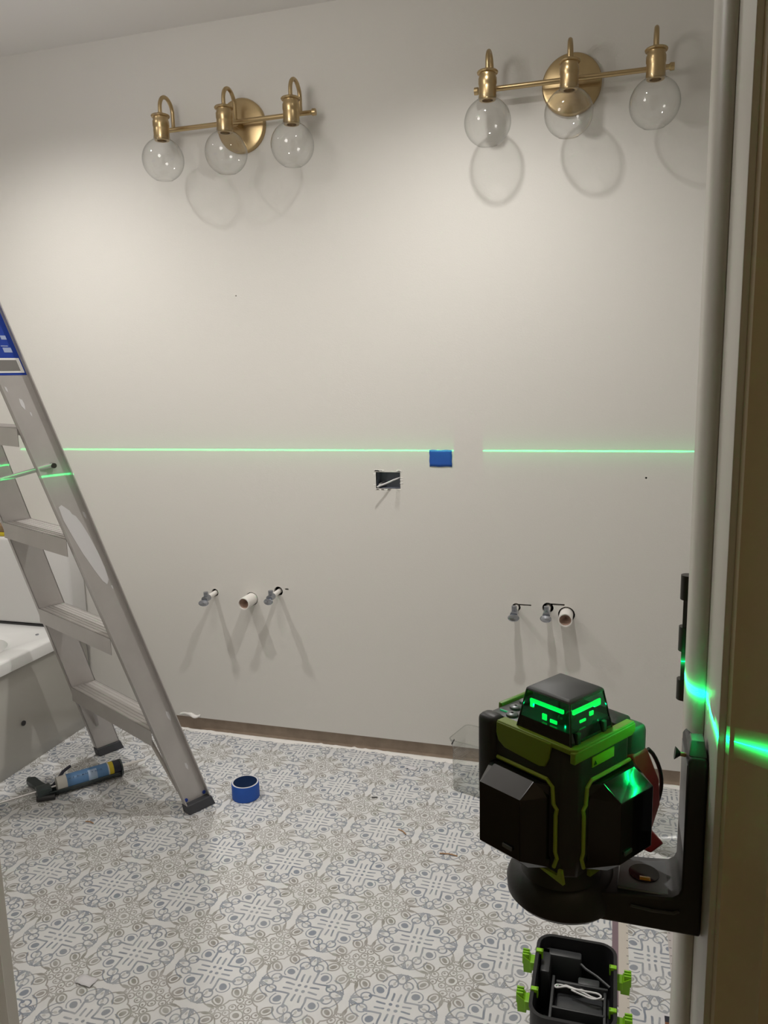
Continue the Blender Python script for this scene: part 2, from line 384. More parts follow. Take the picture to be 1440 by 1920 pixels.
# hall around the camera
hx0, hx1 = -1.3, 1.0
hl = MB().b2(hx0-0.1, hx0, HY, YD0, 0, CEIL).b2(hx1, hx1+0.1, HY, YD0, 0, CEIL).b2(hx0-0.1, hx1+0.1, HY-0.1, HY, 0, CEIL).b2(hx0-0.1, hx1+0.1, HY-0.1, YD1-0.01, CEIL, CEIL+0.1)
struct(obj('wall_hall', hl, M_hall, smooth=0))
struct(obj('floor_hall', MB().b2(hx0-0.1, hx1+0.1, HY-0.1, YD0, -0.05, 0), mat('hall_floor', (0.28, 0.2, 0.13), 0.6), smooth=0))

# door frame, right side: jamb, stop, hall casing (door_1)
JX = OX1
door = bpy.data.objects.new('door_1', None); COL.objects.link(door); struct(door)
obj('jamb', MB().b2(JX, JX+0.019, YD0-0.0042, YD1+0.004, 0, 2.05, bev=0.0012), M_trim, door)
def stop_prof(sx, x0):
    return [(x0, 0.5835)]+[(x0-0.0118*math.sin(k/10*PI/2), 0.5835+0.020*(1-math.cos(k/10*PI/2))) for k in range(1, 11)]+[(x0-0.0118, 0.6225), (x0, 0.624)]
obj('door_stop', MB().prism(stop_prof(1, JX), 0, 2.03), M_trim, door, bevel=0.0008)
cas = [(JX+0.0045, YD0), (JX+0.0045, 0.5120), (JX+0.0065, 0.5093), (JX+0.0090, 0.5085), (JX+0.0290, 0.4985), (JX+0.0310, 0.4962), (JX+0.0330, 0.4970), (JX+0.060, 0.4925), (JX+0.064, 0.495), (JX+0.064, YD0)]
obj('casing', MB().prism(cas, 0, 2.11), M_jamb, door)
obj('jamb', MB().b2(OX0-0.019, OX0, YD0-0.0042, YD1+0.004, 0, 2.05, bev=0.0012), M_trim, door)
obj('door_stop', MB().prism([(2*OX0+ (JX-OX0) - x if False else OX0-(x-JX), y) for x, y in stop_prof(1, JX)], 0, 2.03), M_trim, door, bevel=0.0008)
obj('casing', MB().prism([(OX0-(x-JX), y) for x, y in cas], 0, 2.11), M_jamb, door)
obj('head_jamb', MB().b2(OX0, JX, YD0-0.002, YD1+0.004, 2.03, 2.05), M_trim, door)
# bare hinge, its door leaf gone
hg = thing('hinge', 'dark metal hinge with bare knuckles on the right door jamb, door removed', 'hinge', (JX, YD1, 1.09))
def hl_(z0, z1): return MB().cyl((-0.0085, 0.010, z0-1.09), (-0.0085, 0.010, z1-1.09), 0.0062, n=20)
for z0, z1 in ((1.1225, 1.1427), (1.0790, 1.0995), (1.0370, 1.0545)): obj('knuckle', hl_(z0, z1), M_hinge, hg)
obj('hinge_pin', MB().cyl((-0.0065, 0.010, -0.05), (-0.0065, 0.010, 0.05), 0.0022, n=12), M_hinge, hg)
obj('hinge_leaf', MB().b2(-0.0022, -0.0002, -0.018, 0.008, -0.052, 0.052).b2(-0.0124, -0.0020, 0.0052, 0.0066, -0.052, 0.050), M_hinge, hg)

# ---------------------------------------------------------------- vanity lights
def vanity_light(x, label):
    t = thing('vanity_light', label, 'wall light', (x, W, 2.116), group='brass three globe wall lights')
    R = 0.083
    obj('back_plate', MB().lathe([(0.001, -0.0), (R, -0.0), (R, 0.012), (R-0.003, 0.0165), (R-0.010, 0.019), (0.001, 0.0195)], (0, 0, 0.0), n=64, axis=(0, -1, 0)), M_brass, t)
    obj('mounting_stem', MB().cyl((0, -0.018, 0), (0, -0.048, 0), 0.012), M_brass, t)
    by = -0.050
    pr = [(0.001, -0.272), (0.010, -0.272), (0.0105, -0.262), (0.0075, -0.258), (0.0070, 0.258), (0.0105, 0.262), (0.010, 0.272), (0.001, 0.272)]
    obj('bar', MB().lathe(pr, (0, by, 0), n=24, axis=(1, 0, 0)), M_brass, t)
    sy_ = -0.125
    for k in (-1, 0, 1):
        dx = k*0.222
        path = [(dx, by, 0.004), (dx, by, 0.045)]
        cyy = (by+sy_)/2; r = (by-sy_)/2
        for i in range(1, 16):
            a = PI*i/16; path.append((dx, cyy+r*math.cos(a), 0.045+1.08*r*math.sin(a)))
        path += [(dx, sy_, 0.045), (dx, sy_, 0.020)]
        arm = obj('arm', MB().tube(path, 0.0062, n=14), M_brass, t, smooth=60)
        prof = [(0.001, 0.030), (0.009, 0.030), (0.0105, 0.0235), (0.028, 0.0225), (0.0295, 0.020), (0.028, 0.0165), (0.0235, 0.015), (0.0235, 0.008), (0.0255, 0.004), (0.0255, -0.010), (0.0240, -0.014), (0.0245, -0.020), (0.0245, -0.046), (0.0225, -0.0525), (0.0150, -0.053), (0.0145, -0.045), (0.001, -0.045)]
        obj('socket', MB().lathe(prof, (dx, sy_, 0), n=40), M_brass, t)
        G = 0.0655; gc = -0.110; gp = []
        for i in range(30):
            a = 0.39+(PI-0.39-0.45)*i/29
            gp.append((G*math.sin(a), gc+G*1.0*math.cos(a)))
        gp = [(0.0262, -0.040), (0.0262, -0.047)]+gp+[(gp[-1][0]-0.001, gp[-1][1]-0.001)]
        obj('glass_globe', MB().lathe(gp, (dx, sy_, 0), n=56), M_glass, t, smooth=180)
    return t
vanity_light(-1.179, 'brushed brass three globe wall light on the left, above the left sink pipes')
vanity_light(-0.1435, 'brushed brass three globe wall light on the right, next to the door frame')

for i, (x, y) in enumerate(LAMPS):
    t = thing('recessed_downlight', ('round recessed downlight in the ceiling between the two brass wall lights', 'round recessed downlight in the ceiling above the ladder')[i], 'ceiling light', (x, y, CEIL))
    obj('trim_ring', MB().lathe([(0.052, -0.001), (0.052, -0.005), (0.072, -0.004), (0.075, -0.0005)], (0, 0, 0), n=40), M_white, t)
    obj('lens', MB().cyl((0, 0, -0.003), (0, 0, -0.0005), 0.052), M_lens, t)

t = thing('added_fill_light', 'added white fill light on the ceiling near the door', 'ceiling light', (FILL_POS.x, FILL_POS.y, CEIL))  # invented fixture to go with the added fill lamp, out of view
obj('base', MB().cyl((0, 0, -0.0005), (0, 0, -0.03), 0.13), M_white, t)
obj('shade', MB().lathe([(0.12, -0.03), (0.125, -0.06), (0.11, -0.085), (0.06, -0.10), (0.001, -0.104)], n=40), M_lens, t)

# ---------------------------------------------------------------- plumbing and outlet
def valve(x, z, L_, label, droop=0.0, turn=0.0):
    t = thing('shutoff_valve', label, 'shutoff valve', (x, W, z), group='water shutoff valves')
    obj('pipe_stub', MB().cyl((0, 0.03, 0), (0, -L_*0.62, -0.004), 0.0085), M_pvc, t)
    y = -L_*0.62
    obj('valve_body', MB().cyl((0, y+0.004, -0.004), (0, y-0.026, -0.005), 0.0115).cyl((0, y-0.012, -0.004), (0, y-0.012, 0.020), 0.0085), M_chrome, t)
    hm = MB().lathe([(0.001, 0), (0.013, 0.0005), (0.016, 0.004), (0.013, 0.0075), (0.001, 0.009)], n=28)
    hm.tf(Matrix.Translation((0.0, y-0.030, -0.010-droop)) @ Matrix.Rotation(turn, 4, 'Z') @ Matrix.Rotation(1.25, 4, 'X') @ Matrix.Diagonal((1.15, 0.72, 1, 1)))
    obj('oval_handle', hm, M_chrome, t)
valve(-1.383, 0.550, 0.085, 'chrome shutoff valve on white stub, leftmost of the left sink group', 0.006, 0.25)
valve(-1.131, 0.569, 0.085, 'chrome shutoff valve right of the left sink drain pipe', 0.005, -0.1)
valve(-0.293, 0.562, 0.065, 'chrome shutoff valve left of the right sink group, apart from its drain', 0.004, 0.1)
valve(-0.192, 0.566, 0.062, 'chrome shutoff valve close beside the right sink drain pipe', 0.005, -0.2)
def drain(x, z, L_, label):
    t = thing('drain_pipe', label, 'drain pipe', (x, W, z), group='white sink drain pipes')
    obj('pipe', MB().lathe([(0.0185, 0.03), (0.0185, -L_), (0.0215, -L_), (0.0218, -L_+0.002), (0.0215, 0.03)], axis=(0, 1, 0), n=36), M_pvc, t)
    obj('pipe_interior', MB().lathe([(0.0182, -0.002), (0.0182, -L_+0.006), (0.001, -L_+0.03)], axis=(0, 1, 0), n=36), M_pvcin, t)
drain(-1.237, 0.535, 0.066, 'white drain pipe stub open ended between the left pair of valves')
drain(-0.134, 0.547, 0.058, 'white drain pipe stub open ended below the right wall light')

ob = thing('outlet_box', 'blue grey electrical box sunk in the back wall left of the blue tape', 'electrical box', ((OB[0]+OB[1])/2, W, (OB[2]+OB[3])/2))
hw, hh = (OB[1]-OB[0])/2, (OB[3]-OB[2])/2
bx = MB()
for q_ in ((-hw-0.002, -hw, -hh, hh), (hw, hw+0.002, -hh, hh), (-hw-0.002, hw+0.002, -hh-0.002, -hh), (-hw-0.002, hw+0.002, hh, hh+0.002)):
    bx.b2(q_[0], q_[1], 0.001, 0.062, q_[2], q_[3])
bx.b2(-hw, hw, 0.060, 0.063, -hh, hh)
obj('box_shell', bx, M_box, ob, smooth=0)
obj('ground_screw', MB().cyl((-hw+0.012, 0.004, -0.016), (-hw+0.012, 0.055, -0.012), 0.0045), M_alub, ob)
rg = MB()
for _ in range(26):
    a = random.random(); e = random.choice('tblr')
    if e == 't': rg.box((-hw+2*hw*a, -0.0004, hh+0.003+0.002*random.random()), (0.014, 0.0012, 0.0045), bev=0.0004)
    if e == 'b': rg.box((-hw+2*hw*a, -0.0004, -hh-0.003), (0.010, 0.0010, 0.0025), bev=0.0003)
    if e in 'lr': rg.box(((-hw-0.004) if e == 'l' else hw+0.004, -0.0004, -hh+2*hh*a), (0.005+0.006*random.random(), 0.0010, 0.003), bev=0.0003)
obj('plaster_crumbs', rg, M_plaster, ob)['kind'] = 'stuff'
cb_ = MB().tube([(hw-0.004, 0.035, 0.010), (hw-0.006, 0.010, 0.007), (hw-0.022, -0.008, 0.002), (0.0, -0.020, -0.007), (-hw+0.022, -0.030, -0.014), (-hw+0.014, -0.034, -0.018)], 0.0042, n=10, flat=0.6)
o = obj('electrical_cable', cb_, M_wcable, smooth=60); o.location = ob.location
tag(o, 'white electrical cable end crossing the open outlet box on the back wall', 'cable')

tp = MB()
n = 8
for i in range(n):
    pass
G_ = [[(-0.037+0.074*u/8+0.0007*math.sin(v*2.1), -0.0012-0.0010*abs(math.sin(u*0.9+v*0.7)), -0.027+0.054*v/6+0.0008*math.sin(u*1.3)) for u in range(9)] for v in range(7)]
tp.ring(G_, close=False, cap0=False, cap1=False)
o = obj('painters_tape', tp, M_blue, smooth=60); so = o.modifiers.new('s', 'SOLIDIFY'); so.thickness = 0.0004
o.location = (-0.5375, W, 1.046); tag(o, 'small torn piece of blue painters tape stuck on the wall at the laser line', 'tape')

# ---------------------------------------------------------------- tub, surround
tb = thing('bathtub', 'white bathtub with plain apron at the left edge behind the step ladder', 'bathtub', (-2.33, 1.68, 0))
tx0, tx1, ty0, ty1, tz = -0.385, 0.39, -0.78, 0.765, 0.40
def rr(x0, x1, y0, y1, r, z, n=8):
    P = []
    for cx, cy2, a0 in ((x1-r, y1-r, 0), (x0+r, y1-r, PI/2), (x0+r, y0+r, PI), (x1-r, y0+r, 1.5*PI)):
        for i in range(n+1):
            a = a0+PI/2*i/n; P.append((cx+r*math.cos(a), cy2+r*math.sin(a), z))
    return P
loops = [rr(tx0, tx1, ty0, ty1, 0.004, tz-0.045), rr(tx0, tx1, ty0, ty1, 0.006, tz-0.008), rr(tx0+0.003, tx1-0.003, ty0+0.003, ty1-0.003, 0.006, tz-0.002), rr(tx0+0.01, tx1-0.01, ty0+0.01, ty1-0.01, 0.006, tz),
         rr(tx0+0.06, tx1-0.085, ty0+0.08, ty1-0.20, 0.14, tz), rr(tx0+0.07, tx1-0.10, ty0+0.09, ty1-0.215, 0.14, tz-0.008), rr(tx0+0.10, tx1-0.15, ty0+0.16, ty1-0.27, 0.14, 0.12), rr(tx0+0.16, tx1-0.20, ty0+0.25, ty1-0.36, 0.12, 0.07)]
obj('tub_shell', MB().ring(loops, cap0=False, cap1=True), M_tub, tb, smooth=50)
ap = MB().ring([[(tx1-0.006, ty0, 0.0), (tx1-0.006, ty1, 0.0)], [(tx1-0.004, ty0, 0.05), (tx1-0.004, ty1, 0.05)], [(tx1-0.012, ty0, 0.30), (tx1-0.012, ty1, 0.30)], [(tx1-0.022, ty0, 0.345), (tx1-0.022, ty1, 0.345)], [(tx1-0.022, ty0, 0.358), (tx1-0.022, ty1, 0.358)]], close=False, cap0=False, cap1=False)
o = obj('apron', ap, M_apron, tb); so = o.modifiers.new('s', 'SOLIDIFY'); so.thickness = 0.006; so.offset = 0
obj('access_hole', MB().cyl((tx1-0.012, 0.395, 0.155), (tx1-0.0005, 0.395, 0.155), 0.009), M_black, tb)
obj('deck_screw', MB().cyl((tx1-0.09, 0.60, tz-0.001), (tx1-0.09, 0.60, tz+0.003), 0.006), M_chrome, tb)
sp_ = thing('tub_surround_panel', 'low white surround panel on the wall above the tub deck', 'wall panel', (-2.33, W, 0.41))
obj('panel', MB().b2(-0.385, 0.395, -0.092, -0.001, -0.002, 0.335, bev=0.014, seg=4), M_panel, sp_, smooth=60)
obj('gap_strip', MB().b2(-0.385, 0.385, -0.089, -0.002, -0.0095, -0.002), M_black, sp_)  # black strip: shade of the gap under the panel, put into the colour
sg = thing('sponge', 'brown and yellow block lying on the white surround ledge', 'sponge', (-2.235, W-0.05, 0.7455))
obj('sponge_body', MB().b2(-0.05, 0.05, -0.03, 0.03, 0.016, 0.042, bev=0.004), M_sponge, sg)
obj('yellow_pad', MB().b2(-0.05, 0.05, -0.03, 0.03, 0.0, 0.016, bev=0.003), M_yel, sg)

# ---------------------------------------------------------------- step ladder
LM = V(-1.4682, 2.1059, 0); LA = 1.1006
ld = V(math.cos(LA), math.sin(LA), 0); ls = V(math.sin(LA), -math.cos(LA), 0)
HB, LC, LL, LW = 0.2804, 0.0719, 0.2973, 0.0863
ZT = 1.78
lad = thing('step_ladder', 'scuffed aluminium step ladder standing in front of the tub', 'ladder', LM)
def lp(z, side, e, out=0.0):    # local point on a front rail
    return -ld*LL*z + ls*side*(HB-LC*z+out) + ld*(e*LW/2) + V(0, 0, z)
for side in (1, -1):
    f = MB(); T = 0.003; FL = 0.020
    def strip(e0, e1, o0, o1, z0=0.012, z1=ZT):
        f.hexa([lp(z0, side, e0, o0), lp(z0, side, e1, o0), lp(z0, side, e1, o1), lp(z0, side, e0, o1), lp(z1, side, e0, o0), lp(z1, side, e1, o0), lp(z1, side, e1, o1), lp(z1, side, e0, o1)])
    strip(-1, 1, 0, T); strip(-1, -1+2*T/LW, 0, FL); strip(1-2*T/LW, 1, 0, FL)
    rail = obj('front_rail', f, M_alu, lad, smooth=0)
    g = MB()
    g.hexa([lp(0.0, side, -1.10, -0.012), lp(0.0, side, 1.08, -0.012), lp(0.0, side, 1.08, 0.026), lp(0.0, side, -1.10, 0.026), lp(0.030, side, -1.06, -0.006), lp(0.030, side, 1.05, -0.006), lp(0.030, side, 1.05, 0.023), lp(0.030, side, -1.06, 0.023)])
    obj('rubber_foot', g, M_foot, rail, bevel=0.003)
    if side == 1:
        for e in (-0.70, 0.78): obj('blue_rivet', MB().cyl(lp(0.040, 1, e, 0.002), lp(0.040, 1, e, 0.0055), 0.0055), M_bluelab, rail)
for z in (0.29, 0.595, 0.895, 1.20, 1.50):
    g = MB(); T = 0.0025
    def q8(e0, e1, z0, z1):
        a = [lp(z, s, e, -0.0005) for s, e in ((-1, e0), (-1, e1), (1, e1), (1, e0))]
        g.hexa([V(p.x, p.y, z0) for p in a]+[V(p.x, p.y, z1) for p in a])
    q8(-0.99, 0.99, z-T, z); q8(-1.0, -0.96, z-0.048, z); q8(0.96, 1.0, z-0.030, z)
    for k in range(7): q8(-0.9+k*0.29, -0.86+k*0.29, z, z+0.0012)
    obj('step', g, M_alu, lad, smooth=0)
# diagonal braces under the lowest step
obj('brace', MB().tube([lp(0.245, 1, -0.5, -0.10), lp(0.20, 1, -0.75, -0.055), lp(0.075, 1, -0.85, -0.004)], 0.006, n=8, flat=0.5), M_alu, lad)
obj('brace', MB().tube([lp(0.245, -1, -0.3, -0.06), lp(0.12, -1, -0.25, -0.004)], 0.006, n=8, flat=0.5), M_alu, lad)
# top cap and rear frame
tc_ = -ld*LL*ZT
tcap = MB().box(tc_+V(0, 0, ZT+0.02)-ld*0.04, (0.20, 2*(HB-LC*ZT)+0.06, 0.05), M=Matrix.Rotation(LA, 4, 'Z'), bev=0.008)
obj('top_cap', tcap, M_bluelab, lad)
RS, RH = 0.18, 0.085
def rp(z, side, e):
    k = (ZT-z)/ZT
    return tc_-ld*(0.06+RS*k)+ls*side*(RH-0.02*(1-k))+ld*e+V(0, 0, z)
for side in (1, -1):
    g = MB(); r_ = [rp(0, side, 0), rp(ZT, side, 0)]
    g.hexa([rp(0, side, -0.02)+ls*0.008, rp(0, side, 0.02)+ls*0.008, rp(0, side, 0.02)-ls*0.008, rp(0, side, -0.02)-ls*0.008, rp(ZT, side, -0.02)+ls*0.008, rp(ZT, side, 0.02)+ls*0.008, rp(ZT, side, 0.02)-ls*0.008, rp(ZT, side, -0.02)-ls*0.008])
    obj('rear_rail', g, M_alu, lad, smooth=0)
for z in (0.4, 0.9, 1.4): obj('rear_rung', MB().cyl(rp(z, 1, 0), rp(z, -1, 0), 0.010), M_alu, lad)
p1 = lp(1.098, 1, 0.05, 0.010); p0 = rp(1.02, 1, 0)+ls*0.03
sb = MB().tube([p1, p1.lerp(p0, 0.5), p0], 0.0095, n=12, flat=0.55)
spd = obj('spreader_bar', sb, M_alub, lad)
obj('pivot_rivet', MB().cyl(p1-ls*0.006, p1+ls*0.010, 0.0068), M_hinge, spd)
# sticker on the near rail
def rail_quad(g, z0, z1, e0, e1, off, th=0.0006):
    g.hexa([lp(z0, 1, e0, off), lp(z0, 1, e1, off), lp(z0, 1, e1, off+th), lp(z0, 1, e0, off+th), lp(z1, 1, e0, off), lp(z1, 1, e1, off), lp(z1, 1, e1, off+th), lp(z1, 1, e0, off+th)])
st = MB(); rail_quad(st, 1.335, 1.66, -0.90, 0.90, 0.0031); stk = obj('blue_warning_sticker', st, M_bluelab, lad, smooth=0); stk['label'] = 'blue sticker with white symbols'
st = MB(); rail_quad(st, 1.341, 1.378, -0.84, 0.82, 0.0038); obj('sticker_frame', st, M_white, stk, smooth=0)
st = MB(); rail_quad(st, 1.346, 1.373, -0.62, 0.62, 0.0045); obj('sticker_field', st, mat('sticker_grey', (0.20, 0.19, 0.18), 0.4), stk, smooth=0)
st = MB()
for z0, z1, e0, e1 in ((1.392, 1.404, 0.15, 0.62), (1.407, 1.409, 0.1, 0.5), (1.424, 1.434, 0.30, 0.60), (1.449, 1.452, -0.4, 0.2), (1.462, 1.472, -0.6, -0.2), (1.49, 1.50, -0.6, 0.3)): rail_quad(st, z0, z1, e0, e1, 0.0038)
obj('sticker_symbols', st, mat('sticker_white', (0.35, 0.42, 0.62), 0.5), stk, smooth=0)
# white paint splash on the near rail
def splash(name, outline):
    g = MB(); f = [g.bm.verts.new(lp(z, 1, e, 0.0036)) for z, e in outline]; g.bm.faces.new(f)
    r = bmesh.ops.extrude_face_region(g.bm, geom=g.bm.faces[:])
    for v in r['geom']:
        if isinstance(v, bmesh.types.BMVert): v.co -= ls*0.0005
    return obj(name, g, mat('splash_white', (0.66, 0.65, 0.66), 0.5), lad, smooth=0)
sp0 = [(0.985, -0.62), (0.990, -0.40), (0.972, -0.05), (0.962, 0.0), (0.955, 0.18), (0.930, 0.35), (0.890, 0.50), (0.850, 0.58), (0.800, 0.62), (0.765, 0.52), (0.752, 0.30), (0.765, 0.10), (0.800, -0.12), (0.850, -0.38), (0.900, -0.55), (0.950, -0.68)]
splash('paint_splash', sp0)['label'] = 'long white paint splash'
for z, e, r in ((1.262, -0.1, 0.014), (1.235, -0.95+1.1, 0.006), (0.742, 0.55, 0.006), (0.32, 0.6, 0.016), (0.145, 0.35, 0.012), (1.30, -0.65, 0.007), (0.955, 0.75, 0.010)):
    splash('paint_speck', [(z+r*math.sin(a)*(1.2 if k % 2 else 0.8), e+r*0.7/LW*2*math.cos(a)*0.5) for k, a in enumerate([2*PI*i/9 for i in range(9)])])

# ---------------------------------------------------------------- caulking gun
gp0 = V(-1.745, 1.885, 0); gd = (V(-1.560, 2.110, 0)-gp0).normalized(); ga = math.atan2(gd.y, gd.x)
gun = thing('caulking_gun', 'grey caulking gun lying on the floor under the ladder', 'caulking gun', gp0, ga)
Lg = 0.285
cr = MB(); prof = []
for i in range(15):
    a = PI+0.15+(PI-0.3)*i/14; prof.append((0.027*math.cos(a), 0.0295+0.027*math.sin(a)))
cr.ring([[(x, y, z) for y, z in prof] for x in (0.035, Lg-0.02)], close=False, cap0=False, cap1=False)
o = obj('cradle', cr, M_gun, gun); so = o.modifiers.new('s', 'SOLIDIFY'); so.thickness = 0.0022
obj('front_plate', MB().cyl((Lg-0.022, 0, 0.029), (Lg-0.016, 0, 0.029), 0.0285, n=28), M_gun, gun)
obj('rear_block', MB().b2(0.0, 0.045, -0.022, 0.022, 0.004, 0.038, bev=0.004), M_gun, gun)
obj('grip', MB().prism([(0.012, 0.01), (0.045, 0.012), (0.030, 0.055), (0.018, 0.108), (-0.006, 0.120), (-0.012, 0.100), (0.000, 0.055)], 0.012, 0.030), M_gun, gun, bevel=0.003)
obj('trigger', MB().tube([(0.050, 0.018, 0.02), (0.075, 0.050, 0.024), (0.100, 0.085, 0.030), (0.125, 0.100, 0.034)], 0.0085, n=12, flat=0.6), M_navy, gun)
rod = obj('plunger_rod', MB().tube([(-0.20, 0, 0.026), (-0.02, 0, 0.028), (0.06, 0, 0.029)], 0.0035, n=10), M_alub, gun)
obj('rod_hook', MB().tube([(-0.20, 0, 0.026), (-0.215, 0.0, 0.022), (-0.22, -0.012, 0.010), (-0.205, -0.022, 0.006)], 0.0035, n=10), M_navy, rod)
obj('rear_cap', MB().cyl((-0.002, -0.012, 0.010), (0.050, -0.030, 0.009), 0.009), M_black, gun)
ct = thing('caulk_cartridge', 'white and blue caulk tube with yellow band lying in the caulking gun', 'caulk tube', gp0+V(0, 0, 0.0325), ga)
cr_ = 0.0243
obj('barrel', MB().cyl((0.062, 0, 0), (0.255, 0, 0), cr_, n=36), M_tubep, ct)
obj('blue_wrap', MB().cyl((0.092, 0, 0), (0.222, 0, 0), cr_+0.0004, n=36, caps=False), M_cblue, ct)
obj('pale_patch', MB().ring([[(x, (cr_+0.0008)*math.cos(a), (cr_+0.0008)*math.sin(a)) for a in [PI*0.62+i*PI*1.0/12 for i in range(13)]] for x in (0.158, 0.186)], close=False, cap0=False, cap1=False), M_clblue, ct)
obj('yellow_band', MB().cyl((0.226, 0, 0), (0.240, 0, 0), cr_+0.0005, n=36, caps=False), M_yel, ct)
obj('dark_collar', MB().cyl((0.240, 0, 0), (0.262, 0, 0), cr_+0.0006, n=36), M_navy, ct)
obj('nozzle', MB().lathe([(0.010, 0.262), (0.009, 0.272), (0.0065, 0.278), (0.0030, 0.350), (0.0005, 0.3505)], axis=(1, 0, 0), n=20), M_pvc, ct)
def text(body, size, M, m_, parent, ext=0.0003, name='lettering'):
    cu = bpy.data.curves.new(name, 'FONT'); cu.body = body; cu.size = size; cu.align_x = 'CENTER'; cu.align_y = 'CENTER'; cu.extrude = ext
    t = bpy.data.objects.new(name, cu); COL.objects.link(t)
    me = bpy.data.meshes.new_from_object(t.evaluated_get(bpy.context.evaluated_depsgraph_get())); bpy.data.objects.remove(t)
    me.transform(M); me.materials.append(m_)
    o = bpy.data.objects.new(name, me); COL.objects.link(o); o.parent = parent; return o
def on_barrel(o):
    for v in o.data.vertices:
        a = -v.co.y/cr_ ; r = cr_+0.0009
        v.co = V(v.co.x, -r*math.cos(PI*0.25-v.co.y/cr_*1.0), r*math.sin(PI*0.25+v.co.y/cr_*1.0))
on_barrel(text('ALEX', 0.026, Matrix.Translation((0.122, 0, 0)), M_clblue, ct))
on_barrel(text('ULTRA', 0.022, Matrix.Translation((0.172, 0, 0)), M_cblue, ct))

# ---------------------------------------------------------------- roll of blue tape
tr_ = thing('tape_roll', 'roll of blue painters tape lying flat on the floor right of the ladder foot', 'tape roll', (-1.100, 2.070, 0))
ro, ri, hh_ = 0.0435, 0.0385, 0.050
obj('tape_winding', MB().lathe([(ri+0.001, 0.0005), (ro-0.0008, 0.0005), (ro, 0.0015), (ro, hh_-0.0015), (ro-0.0008, hh_), (ri+0.001, hh_)], n=56), M_blue, tr_)
obj('cardboard_core', MB().lathe([(ri+0.0012, 0.0), (ri+0.0012, hh_+0.0006), (ri-0.0008, hh_+0.0006), (ri-0.0008, 0.0), (ri+0.0012, 0.0)], n=56), M_bluein, tr_)
obj('core_rim', MB().lathe([(ri-0.0008, hh_+0.0006), (ri+0.0030, hh_+0.0003), (ri+0.0030, hh_+0.0009), (ri-0.0008, hh_+0.0012), (ri-0.0008, hh_+0.0006)], n=56), M_paper, tr_)

# ---------------------------------------------------------------- laser level and its bracket
LC0 = V(-0.032, 0.559, 0.0); LROT = math.radians(-34)
lv = thing('laser_level', 'green and black cross line laser level glowing green beside the door jamb', 'laser level', (LC0.x, LC0.y, 0.931), LROT)
Z = lambda z: z-0.931
def chamf(h, c): return [(h, -h+c), (h, h-c), (h-c, h), (-h+c, h), (-h, h-c), (-h, -h+c), (-h+c, -h), (h-c, -h)]
b = MB().ring([[(x if x > 0 else x-ex_, y, Z(z)) for x, y in chamf(h, c)] for h, c, z, ex_ in ((0.026, 0.008, 0.944, 0), (0.034, 0.008, 0.951, 0), (0.0375, 0.009, 0.968, 0.004), (0.0375, 0.009, 0.995, 0.008), (0.0375, 0.009, 1.046, 0.010), (0.0365, 0.009, 1.0495, 0.010), (0.0345, 0.009, 1.0510, 0.010))])
obj('body', b, M_black, lv, bevel=0.0015)
obj('neck', MB().lathe([(0.001, Z(0.931)), (0.030, Z(0.931)), (0.028, Z(0.938)), (0.027, Z(0.946)), (0.001, Z(0.946))], n=40), M_black, lv)
# olive shoulder panels on the two front faces, their top ledges
op = MB()
op.prism([(-0.030, 1.0525), (-0.0305, 1.044), (-0.0285, 1.0380), (-0.022, 1.0340), (0.010, 1.0320), (0.0150, 1.0335), (0.0180, 1.040), (0.0205, 1.0525)], -0.0395, -0.0365, f=lambda a, b, h: (a, h, Z(b)))
obj('side_panel', op, M_olive, lv, bevel=0.0008)
op = MB().prism([(-0.0385, 1.0520), (-0.0385, 1.0435), (0.030, 1.0435), (0.034, 1.046), (0.034, 1.0520)], 0.0360, 0.0400, f=lambda a, b, h: (h, a, Z(b)))
obj('side_panel', op, M_olive, lv, bevel=0.0008)
op = MB().prism([(-0.0300, -0.0390), (0.036, -0.0385), (0.0395, -0.034), (0.0395, 0.033), (0.033, 0.033), (0.033, -0.008), (-0.008, -0.030), (-0.0295, -0.030)], Z(1.0495), Z(1.0535))
obj('shoulder_ledge', op, M_olive, lv, bevel=0.0008)
obj('battery_shoulder', MB().b2(-0.020, 0.034, 0.018, 0.0385, Z(1.044), Z(1.0545), bev=0.003), M_black, lv)
obj('rear_ledge', MB().b2(-0.0495, -0.0455, -0.016, 0.022, Z(1.044), Z(1.0545), bev=0.0012), mat('bright_lime', (0.17, 0.33, 0.04), 0.4), lv)
# corner bumper at the left end, raised
obj('corner_bumper', MB().b2(-0.050, -0.0310, -0.0405, -0.026, Z(0.985), Z(1.0535), bev=0.005, seg=3), M_black, lv)
kp = obj('key_panel', MB().b2(-0.0450, -0.010, -0.0295, 0.024, Z(1.050), Z(1.0525), bev=0.0008), M_dgrey, lv)
for bx_, y in ((-0.0285, -0.0235), (-0.0355, -0.0115), (-0.0375, 0.002)):
    obj('button', MB().lathe([(0.001, Z(1.0548)), (0.0032, Z(1.0547)), (0.0046, Z(1.0540)), (0.0048, Z(1.0522))], (bx_, y, 0), n=24), M_mgrey, kp)
obj('status_light', MB().box((-0.0365, -0.0225, Z(1.0530)), (0.009, 0.0012, 0.0010), M=Matrix.Rotation(0.1, 4, 'Z')), mat('led', (0.03, 0.3, 0.12), 0.4, emit=(0.02, 0.5, 0.2), es=0.35), kp)
